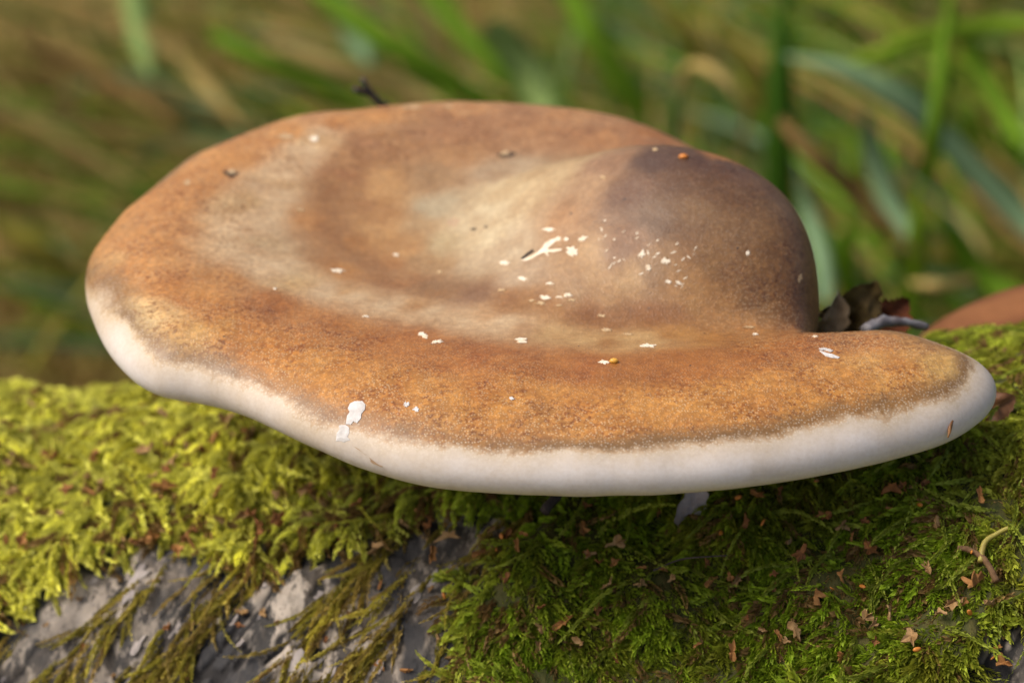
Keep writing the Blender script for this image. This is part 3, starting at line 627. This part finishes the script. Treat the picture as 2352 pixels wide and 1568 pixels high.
# ------------------------------------------------------------------ second bracket behind, at the right edge
def second_fungus():
    c = at(2660, 800, 57.5) + np.array([0, 0, -.55]); e = empty('bracket_fungus', c); tag(e, 'brown bracket fungus out of focus behind the log at the right edge of the picture', 'fungus')
    n, m = 120, 40; th = np.linspace(0, 2 * np.pi, n, endpoint=False); s = 1 - (1 - np.linspace(0, 1, m)) ** 2
    R_ = 5.4 * (1 + .06 * np.sin(2 * th + 1) + .04 * np.sin(3 * th))
    x = np.cos(th)[:, None] * R_[:, None] * s; y = np.sin(th)[:, None] * R_[:, None] * s * .8
    pr = (1 - s ** 2.6) ** .55
    z = -.6 + 1.9 * pr[None] + .9 * np.exp(-((x - .5) ** 2 + (y + .3) ** 2) / 8) + .08 * fbm(np.stack([x, y, 0 * x], -1), 3, 8)
    V = np.stack([x, y, z], -1) + c
    zl = -.6 - .5 * np.sin(np.linspace(0, 1, 10) * np.pi / 2); xl = 1 - .35 * (np.linspace(0, 1, 10)) ** 2
    Vl = np.stack([(np.cos(th) * R_)[:, None] * xl, (np.sin(th) * R_ * .8)[:, None] * xl, np.ones((n, 1)) * zl], -1)[:, 1:] + c
    V = np.concatenate([V, Vl], 1)
    t = np.concatenate([s, np.ones(9)])[None, :, None]; nz = fbm(np.concatenate([V[..., :2] * .8, V[..., :1] * 0], -1), 3, 5)[..., None]
    C = lin((128, 84, 52)) + (lin((108, 68, 42)) - lin((128, 84, 52))) * smooth(-.4, .4, nz)
    C = C + (lin((215, 205, 195)) - C) * smooth(.985, 1.0, t)
    o = mesh_np('cap', V.reshape(-1, 3), grid_faces(n, V.shape[1], True)[:, ::-1], mat_attr('second_cap', .75, .12, 300, .3), cols=C.reshape(-1, 3)); keep(o, e)
    v_, f_ = tube(crv([c + [-1, 0, -.6], c + [-1.4, -.6, -2], c + [-1.8, -1.2, -5]], 10), np.linspace(3.2, 2.2, 10), 24, 6, .1)
    keep(mesh_np('neck', v_, f_, mat_plain('second_neck', (.24, .14, .07), (.15, .09, .05), 100, .7, .2)), e)
second_fungus()

# ------------------------------------------------------------------ twigs, dead leaves
M_TWIG = mat_plain('dark_twig', (.075, .055, .05), (.035, .027, .027), 250, .7, .3, bump=.8, stretch=(1, 1, .3))
M_TWIG_GREY = mat_plain('grey_twig', (.20, .19, .19), (.10, .08, .08), 250, .6, .35, bump=.7)
def twig(name, paths, mat, label, seed=0, root=None):
    e = empty(name, paths[0][0][0]); tag(e, label, 'twig')
    for i, (pts, r0, r1, nm) in enumerate(paths):
        P = crv(pts, 22); P = P + .03 * np.stack([vnoise(P * 1.7, seed + k) for k in (1, 2, 3)], 1) * (r0 * 6)
        v_, f_ = tube(P, np.linspace(r0, r1, 22), 10, seed + i, .35); keep(mesh_np(nm, v_, f_, mat), e)
    return e
twig('forked_twig', [([at(980, 330, 61.5), at(905, 262, 61.5), at(872, 236, 61.2), at(850, 215, 61), at(832, 180, 60.8)], .13, .06, 'stem'), ([at(866, 230, 61.1), at(845, 216, 61), at(815, 206, 60.6)], .08, .06, 'side_branch')], M_TWIG, 'dark forked twig end poking up behind the far rim of the fungus', 5)
twig('broken_twig', [([at_log(1310, 1080, .7), at_log(1288, 1122, 1.0), at_log(1268, 1150, 1.1), at_log(1252, 1174, 1.1)], .10, .10, 'stem')], M_TWIG, 'short broken dark twig in the moss below the front edge', 9)
twig('grey_twig', [([at(1990, 760, 51.5), at(2030, 738, 51.8), at(2075, 741, 52), at(2130, 752, 52.2)], .14, .07, 'stem')], M_TWIG_GREY, 'grey smooth twig lying on the log beside the curled dead leaf', 12)

def leaf(name, c, ax, up, L, W, mat, label, curl=.6, fold=.4, seed=0, lobes=6, twist=0, jag=.16):
    """a toothed leaf blade with midrib: ax = length direction, up = its upper side"""
    ax = np.array(ax, float); ax /= np.linalg.norm(ax); up = np.array(up, float); up -= ax * (up @ ax); up /= np.linalg.norm(up); sd_ = np.cross(up, ax)
    nu, nv = 40, 17; u = np.linspace(0, 1, nu)[:, None]; v = np.linspace(-1, 1, nv)[None]
    rj = vnoise(np.concatenate([u * lobes * 2.3 + 0 * v, np.sign(v) * 3 + 0 * u], 1).reshape(nu, 2, nv).transpose(0, 2, 1)[..., [0, 1, 1]] + seed, seed)
    wp = np.sin(np.pi * np.clip(u, 0, 1) ** .72) ** .8 * W * .5 * (1 + .8 * jag * (np.abs(((u * lobes * 2) % 1) - .5) * 2 - .5) + jag * rj) + .01
    x = (u - .5) * L * np.ones_like(v); y = v * wp
    r_ = fbm(np.stack([x * 1.5, y * 1.5, 0 * x + seed], -1), 3, seed)
    ang = curl * (y / (W * .5)); z = np.abs(y) * fold + .12 * L * np.cos(x / L * 3) * curl - .1 * L + r_ * .28 * W
    y2 = np.sin(ang) / max(curl, .01) * W * .5
    xx = x + .06 * L * r_; tw = twist * (u - .5); y3 = y2 * np.cos(tw) - z * np.sin(tw); z3 = y2 * np.sin(tw) + z * np.cos(tw)
    P = np.array(c) + xx[..., None] * ax + y3[..., None] * sd_ + z3[..., None] * up
    n_ = up * .012
    V = np.vstack([P.reshape(-1, 3), (P - n_).reshape(-1, 3)]); Fq = grid_faces(nu, nv); Fq = np.vstack([Fq, Fq[:, ::-1] + nu * nv])
    ed = []
    for i in range(nu - 1): ed += [[i * nv, (i + 1) * nv, (i + 1) * nv + nu * nv, i * nv + nu * nv], [i * nv + nv - 1, i * nv + nv - 1 + nu * nv, (i + 1) * nv + nv - 1 + nu * nv, (i + 1) * nv + nv - 1]]
    e = empty(name, c); tag(e, label, 'leaf')
    keep(mesh_np('blade', V, np.vstack([Fq, np.array(ed)]), mat), e)
    rib = P[:, nv // 2] + up * .006; v_, f_ = tube(rib, np.linspace(.03, .01, nu) * max(.5, L / 2), 6, seed); keep(mesh_np('midrib', v_, f_, mat), e)
    return e
M_LEAF_OLIVE = mat_plain('dead_leaf_olive', (.17, .115, .035), (.055, .036, .016), 90, .8, .1, .15, bump=.6)
M_LEAF_RED = mat_plain('dead_leaf_red', (.15, .045, .012), (.085, .028, .014), 90, .8, .1, .15, bump=.6)
M_LEAF_TAN = mat_plain('dead_leaf_tan', (.36, .27, .16), (.16, .10, .05), 90, .8, .1, .15, bump=.6)
M_LEAF_GREY = mat_plain('leaf_grey', (.62, .56, .55), (.34, .28, .26), 170, .6, .4, .1, bump=.5)
leaf('dead_leaf', at(1958, 728, 53.5), (.5, .1, .8), (-.3, -1, .3), 1.8, 1.7, M_LEAF_OLIVE, 'crumpled olive brown dead leaf standing behind the right lobe of the fungus', 1.5, .5, 4, twist=.8, jag=.4)
leaf('dead_leaf', at(2030, 732, 54.0), (.75, .3, .35), (-.2, -1, .5), 1.5, 1.2, M_LEAF_RED, 'dark red brown curled leaf tip next to the crumpled olive leaf', 1.2, .5, 9, twist=.5, jag=.4)
leaf('dead_leaf', at(1893, 726, 53.0), (.35, .0, .9), (.3, -1, .2), 1.25, 1.0, M_LEAF_TAN, 'pale tan dry leaf curl between the hump and the crumpled olive leaf', 1.7, .6, 14, twist=.9, jag=.3)
leaf('dead_leaf', at_log(2235, 968, .55) + [0, 0, .1], (1, .2, .45), (-.3, -1, .5), 1.8, 1.2, mat_plain('dead_leaf_brown', (.20, .085, .028), (.10, .04, .016), 80, .55, .35, .1, bump=.5), 'dark russet dead leaf in the shade under the right tip of the fungus', .6, .2, 19)
leaf('leaf_scrap', at_log(1592, 1160, .62), (.22, .30, 1), (.25, -1, .35), 1.15, .80, M_LEAF_GREY, 'grey toothed leaf scrap hanging below the front edge of the fungus', .9, .45, 27, lobes=2, jag=.42)

# ------------------------------------------------------------------ fallen birch catkin scales and seeds
def bract_mesh(name, seed, mat):
    """a shrivelled catkin scale: two or three ragged lobes on a wedge, folded and curled"""
    r = np.random.default_rng(seed); n = 18; th = np.linspace(-math.pi / 2, 1.5 * math.pi, n, endpoint=False)
    k = 3 if seed % 2 else 2; rad = .085 + .05 * np.cos(k * (th - math.pi / 2) + r.normal(0, .3)) + r.normal(0, .018, n)
    rad = np.maximum(rad, .03); P = np.stack([np.cos(th) * rad * r.uniform(.8, 1.3), np.sin(th) * rad * r.uniform(.9, 1.4)], 1); P[0] = (0, -.17); P[1] = (.025, -.1); P[-1] = (-.025, -.1)
    f = r.uniform(-.2, 1.3); z = f * np.abs(P[:, 0]) + r.uniform(-3, 3) * P[:, 1] ** 2 + r.normal(0, .016, n)
    V = np.vstack([np.c_[P, z + .012], np.c_[P, z - .012], [[0, .01, .0]], [[0, .01, -.022]]]); F = []
    for i in range(n): j = (i + 1) % n; F += [[i, j, 2 * n], [n + j, n + i, 2 * n + 1], [i, n + i, n + j], [i, n + j, j]]
    me = bpy.data.meshes.new(name); me.from_pydata((V * .01).tolist(), [], F); me.materials.append(mat); return me
MB = [mat_plain('scale_tan', (.46, .23, .08), (.26, .12, .04), 700, .8, .08, .15), mat_plain('scale_brown', (.34, .15, .055), (.18, .075, .03), 700, .8, .08, .1), mat_plain('scale_pale', (.44, .28, .13), (.26, .15, .06), 700, .8, .08, .15)]
BM = [bract_mesh('birch_scale', 40 + i, MB[i % 3]) for i in range(15)]
M_SEED = mat_plain('seed_amber', (.58, .22, .035), (.40, .13, .02), 600, .4, .4)
_sm = seed_disc('birch_seed', (0, 0, 0), (0, 0, 1), .075, .04, .02, M_SEED); SEEDM = _sm.data; bpy.data.objects.remove(_sm)
def lay(me, name, x, y, label, cat, group, size=1.0, ang=None, lift=.28, r=None):
    X, phi = log_uv(at_log(x, y)); P, u, v, N, _ = log_frame(np.array([X]), np.array([phi])); N = N[0]; P = P[0] + N * lift
    up = Vector(N + r.normal(0, .75, 3)).normalized(); q = up.to_track_quat('Z', 'Y'); from mathutils import Quaternion
    q = q @ Quaternion((0, 0, 1), r.uniform(0, 6.28) if ang is None else ang)
    o = bpy.data.objects.new(name, me); COL.objects.link(o); o.location = Vector(P) * .01; o.rotation_mode = 'QUATERNION'; o.rotation_quaternion = q; o.scale = (size,) * 3
    return tag(o, label, cat, group)
TONE = ['tan', 'dark brown', 'pale buff']
def litter():
    r = np.random.default_rng(5)
    def where(x, y):
        if x > 2140: return ('at the far right below the tip of the fungus', 'right tip') if y < 1250 else ('near the lower right corner', 'lower right')
        if x > 1640: return ('in the shaded moss under the right lobe', 'right lobe') if y < 1330 else ('in the green moss along the bottom right', 'bottom right')
        if x > 1080: return ('in the green moss just below the front edge', 'front edge') if y < 1330 else ('in the green moss beside the bare bark', 'bottom middle')
        if y > 1290: return ('on the grey bark at the lower left', 'bark')
        return ('in the bright yellow moss at the far left', 'far left moss') if x < 480 else ('among the yellow moss under the left rim', 'left rim moss')
    def scale(x, y, size, lift):
        k = int(r.integers(15)); w, g = where(x, y)
        lay(BM[k], 'birch_scale', x, y, ('large ' if size > 1.0 else 'small ') + TONE[k % 3] + ' birch catkin scale ' + w, 'seed scale', 'catkin scales, ' + g, size, None, lift, r)
    big = [(1185,1155),(1640,1345),(1715,1225),(1745,1165),(1830,1455),(1690,1500),(2000,1285),(1875,1390),(1845,1290),(1795,1150),(2050,1150),(2130,1340),(2190,1410),(2045,1425),(1990,1440),(1935,1525),(1480,1370),(1300,1450),(1340,1490),(1110,1285),(1170,1260),(1000,1280),(1195,1300),(2090,1490),(2270,1415),(2310,1530),(2240,1370),(1420,1270),(1900,1200),(2280,965),(2250,1180),(2150,1240)]
    for x, y in big: scale(x, y, r.uniform(.9, 1.45), .24)
    for i in range(48):
        x = r.uniform(1120, 2340); scale(x, r.uniform(1140, 1560) if x < 2150 else r.uniform(800, 1560), r.uniform(.6, .95), .20)
    for i in range(95):
        x = r.uniform(20, 1080); scale(x, r.uniform(930, 1280), r.uniform(.7, 1.5), .32)
    for i in range(26): scale(r.uniform(30, 1040), r.uniform(1295, 1560), r.uniform(.5, .9), .06)
    for i, (x, y) in enumerate([(1662,1247),(1758,1223),(1985,1370),(2115,1195),(1700,1180),(1160,1265),(1150,1290),(1030,1390),(2225,1440),(2285,1520),(2105,1520),(2230,1310),(1915,1380),(2300,1535),(1880,1130)]):
        lay(SEEDM, 'birch_seed', x, y, 'tiny glossy orange birch seed ' + where(x, y)[0], 'seed', 'orange birch seeds on the log', r.uniform(.9, 1.3), None, .3, r)
litter()
# pale stalks
M_STALK = mat_plain('pale_stalk', (.34, .30, .06), (.24, .17, .04), 300, .5, .35)
M_STALK_B = mat_plain('brown_stalk', (.20, .12, .06), (.09, .05, .025), 300, .8, .08, bump=.6)
for pts, r0, r1, mt, lb in [([(2320,1210),(2290,1225),(2262,1245),(2252,1290)], .045, .06, M_STALK, 'curved pale yellow leaf stalk lying on the moss at the right'),
                            ([(2200,1258),(2225,1262),(2262,1285),(2290,1335)], .05, .065, M_STALK_B, 'ridged brown catkin stalk under the pale yellow leaf stalk'),
                            ([(1500,1310),(1560,1285),(1620,1278),(1670,1275)], .018, .014, M_TWIG, 'thin dark hair like stem across the shaded moss')]:
    P = crv([at_log(x, y, .85) for x, y in pts], 24); v_, f_ = tube(P, np.linspace(r0, r1, 24), 8, 3, .15)
    tag(mesh_np('stalk', v_, f_, mt), lb, 'stalk')

# ------------------------------------------------------------------ grass behind
def ribbon(P, w, nrm_hint, keel=.22, taper=.35):
    """a grass blade: V section, tapering tip, thickness"""
    n = len(P); T = np.gradient(P, axis=0); T /= np.linalg.norm(T, axis=1)[:, None]; S = np.cross(T, nrm_hint); S /= np.linalg.norm(S, axis=1)[:, None] + 1e-9; N = np.cross(S, T)
    s = np.linspace(0, 1, n); prof = w * .5 * np.minimum(1, .75 + s) * np.clip((1 - s) / taper, .04, 1) ** .7; prof = prof[:, None]
    A = P - S * prof + N * prof * keel; B = P - N * prof * keel; C = P + S * prof + N * prof * keel; D = P - N * (prof * keel + .012)
    V = np.stack([A, B, C, D], 1).reshape(-1, 3); i = np.arange(n - 1)[:, None] * 4
    F = np.vstack([i + np.array([a, b, b + 4, a + 4]) for a, b in ((0, 1), (1, 2), (2, 3), (3, 0))])
    return V, F
GC0 = {'blue': (.15, .23, .145), 'green': (.095, .20, .018), 'dark': (.035, .10, .010), 'bright': (.16, .28, .03), 'pale': (.21, .29, .11), 'tan': (.40, .31, .16), 'olive': (.19, .19, .05), 'straw': (.50, .40, .22), 'brown': (.25, .165, .085)}
GC = {k: tuple(np.array(v) * 1.7 * np.array([.74, .71, .46] if k in ('tan', 'straw', 'brown') else [.9, .9, .72] if k in ('blue', 'pale') else [.95, .84, .5])) for k, v in GC0.items()}
BL = [([(2420,560),(2352,512),(2210,365),(2080,240),(1950,165),(1800,128)], 88, 60, 'blue', 'broad blue green grass blade arching from the right edge to its bent tip'),
      ([(2460,60),(2300,62),(2150,78),(2020,125),(1920,165)], 92, 46, 'bright', 'bright green grass blade lying level across the upper right corner'),
      ([(1800,760),(1788,480),(1790,200),(1800,-60)], 96, 70, 'dark', 'wide dark green upright blade right of the fungus hump'),
      ([(2130,420),(2145,300),(2165,150),(2190,-60)], 84, 42, 'green', 'upright green blade near the upper right corner'),
      ([(1790,275),(1880,370),(1980,455),(2110,590)], 80, 40, 'brown', 'dead brown blade slanting down to the right beyond the hump'),
      ([(1900,690),(1890,600),(1858,490),(1830,380)], 82, 42, 'blue', 'narrow blue green blade close to the right side of the hump'),
      ([(2120,600),(2050,480),(2005,350),(1985,240)], 86, 54, 'blue', 'grey green blade slanting below the bent blue green blade'),
      ([(1570,330),(1560,200),(1600,150),(1670,190),(1715,270),(1690,360)], 88, 26, 'tan', 'looped straw coloured blade above the hump'),
      ([(1550,330),(1545,270),(1570,200)], 85, 44, 'pale', 'short pale green blade behind the far right rim'),
      ([(700,-40),(820,50),(930,125),(1070,210),(1110,260)], 90, 56, 'green', 'green blade slanting down to the far rim from the upper middle'),
      ([(480,80),(600,140),(730,195),(850,262)], 88, 46, 'green', 'green blade slanting towards the forked twig'),
      ([(640,110),(800,165),(930,205),(1030,245)], 92, 46, 'straw', 'straw coloured blade slanting towards the far rim above the twig'),
      ([(1120,60),(1190,130),(1240,220),(1270,300)], 92, 84, 'pale', 'broad pale green blade behind the middle of the far rim'),
      ([(760,-20),(810,70),(850,150)], 94, 60, 'blue', 'blue green blade at the top left of the middle'),
      ([(300,-60),(320,60),(345,180)], 100, 60, 'pale', 'pale blurred upright blade in the upper left'),
      ([(960,-40),(1060,70),(1160,180),(1230,280)], 96, 50, 'green', 'long green blade crossing behind the far rim near the middle'),
      ([(1290,-60),(1360,80),(1450,220),(1500,330)], 94, 60, 'green', 'mid green blade leaning right behind the far rim'),
      ([(1470,-60),(1560,60),(1650,170),(1760,260)], 100, 42, 'olive', 'olive blade leaning right above the looped straw blade'),
      ([(2352,330),(2290,230),(2230,120),(2200,20)], 92, 46, 'green', 'green blade behind the bent blue green blade at the right'),
      ([(2352,700),(2260,640),(2200,560),(2150,470)], 86, 60, 'green', 'green blade low at the right above the second fungus'),
      ([(2070,780),(2085,680),(2105,560),(2110,420)], 84, 60, 'bright', 'bright green upright blade above the curled dead leaf'),
      ([(1960,700),(1940,600),(1965,480)], 88, 46, 'green', 'green blade between the hump and the dead leaf'),
      ([(2240,640),(2160,655),(2080,648)], 76, 26, 'tan', 'short dead tan blade lying above the curled leaf'),
      ([(0,520),(90,570),(190,640)], 98, 54, 'olive', 'olive green blade low at the left edge'),
      ([(-40,240),(150,330),(330,440)], 104, 36, 'tan', 'dry tan blade crossing the upper left'),
      ([(60,100),(220,170),(420,300)], 104, 40, 'brown', 'brown dry blade slanting across the upper left'),
      ([(330,60),(450,170),(560,300)], 96, 34, 'tan', 'pale dry blade left of the green slanting blades'),
      ([(1780,290),(1730,180),(1640,60)], 104, 50, 'olive', 'olive blade behind the dark upright blade')]
for i, (px, w, wd, c, lb) in enumerate(BL):
    w = (22 + w * 1.06) if px[0][0] > 1500 else 44 + w * 1.1
    P = crv([at(x, y, w + 1.2 * math.sin(k * 1.3 + i)) for k, (x, y) in enumerate(px)], 22); wcm = wd * w * KK
    V_, F_ = ribbon(P, wcm, np.array([.15 * math.sin(i), -.85, .5])); r = np.random.default_rng(900 + i)
    cc = np.array(GC[c]) * (1 + .25 * fbm(V_ * .6, 3, i)[:, None]); o = mesh_np('grass_blade', V_, F_, M_GRASS, cols=np.clip(cc, 0, 1)); tag(o, lb, 'grass blade', 'large grass blades behind the fungus')
def grass_mass():
    r = np.random.default_rng(3); VV = []; FF = []; CC = []; off = 0; keys = list(GC)
    for i in range(11500):
        x = r.uniform(-75, 75); y = 30 + 170 * r.random() ** 1.1
        if i > 9000: x = r.choice([-1, 1], p=[.7, .3]) * r.uniform(70, 190); y = r.uniform(40, 190)
        elif i > 6000: x = r.uniform(-12, 75); y = r.uniform(86, 150); d = np.array([x, y])
        gz = -23.5 - .62 * min(max(y - 14, 0), 90) - .05 * max(y - 104, 0); h = r.uniform(8, 38); g = smooth(-24, 12, x + r.normal(0, 9))
        if r.random() < .45 + .35 * (1 - g): h *= .35
        if y < 85: h = min(h, 3.5 + 4 * r.random() + (7 if x > 2 and r.random() < .5 else 0))
        lean = r.normal(0, 1, 2) * r.uniform(.2, 1.0) + np.array([-.35, .0]); 
        p0 = np.array([x, y, gz]); L = h * r.uniform(.8, 2.2)
        s = np.linspace(0, 1, 9)[:, None]; P = p0 + np.c_[s * L * lean[0] * .7, s * L * lean[1] * .6, h * 1.5 * (s - .55 * s ** 2)]
        # nothing may reach the log or the fungus
        if (P[:, 1] < 17 + .0 * P[:, 0]).any(): continue
        green = r.random() < .05 + .75 * g
        c = GC[r.choice(['green', 'dark', 'blue', 'bright', 'pale', 'olive'], p=[.33, .25, .14, .1, .06, .12])] if green else GC[r.choice(['tan', 'olive', 'straw', 'brown'], p=[.30, .28, .12, .30])]
        V_, F_ = ribbon(P, r.uniform(.25, .75) * (1 if green else .75), np.array([r.normal(0, .4), -.9, .3])); VV.append(V_); FF.append(F_ + off); off += len(V_)
        CC.append(np.tile(np.array(c) * r.uniform(.6, 1.25), (len(V_), 1)) * r.uniform(.9, 1.1, (1, 3)))
    o = mesh_np('grass', np.vstack(VV), np.vstack(FF), M_GRASS, cols=np.vstack(CC)); tag(o, 'mixed green and dry tan grass filling the background behind the log', 'grass', kind='stuff')
grass_mass()
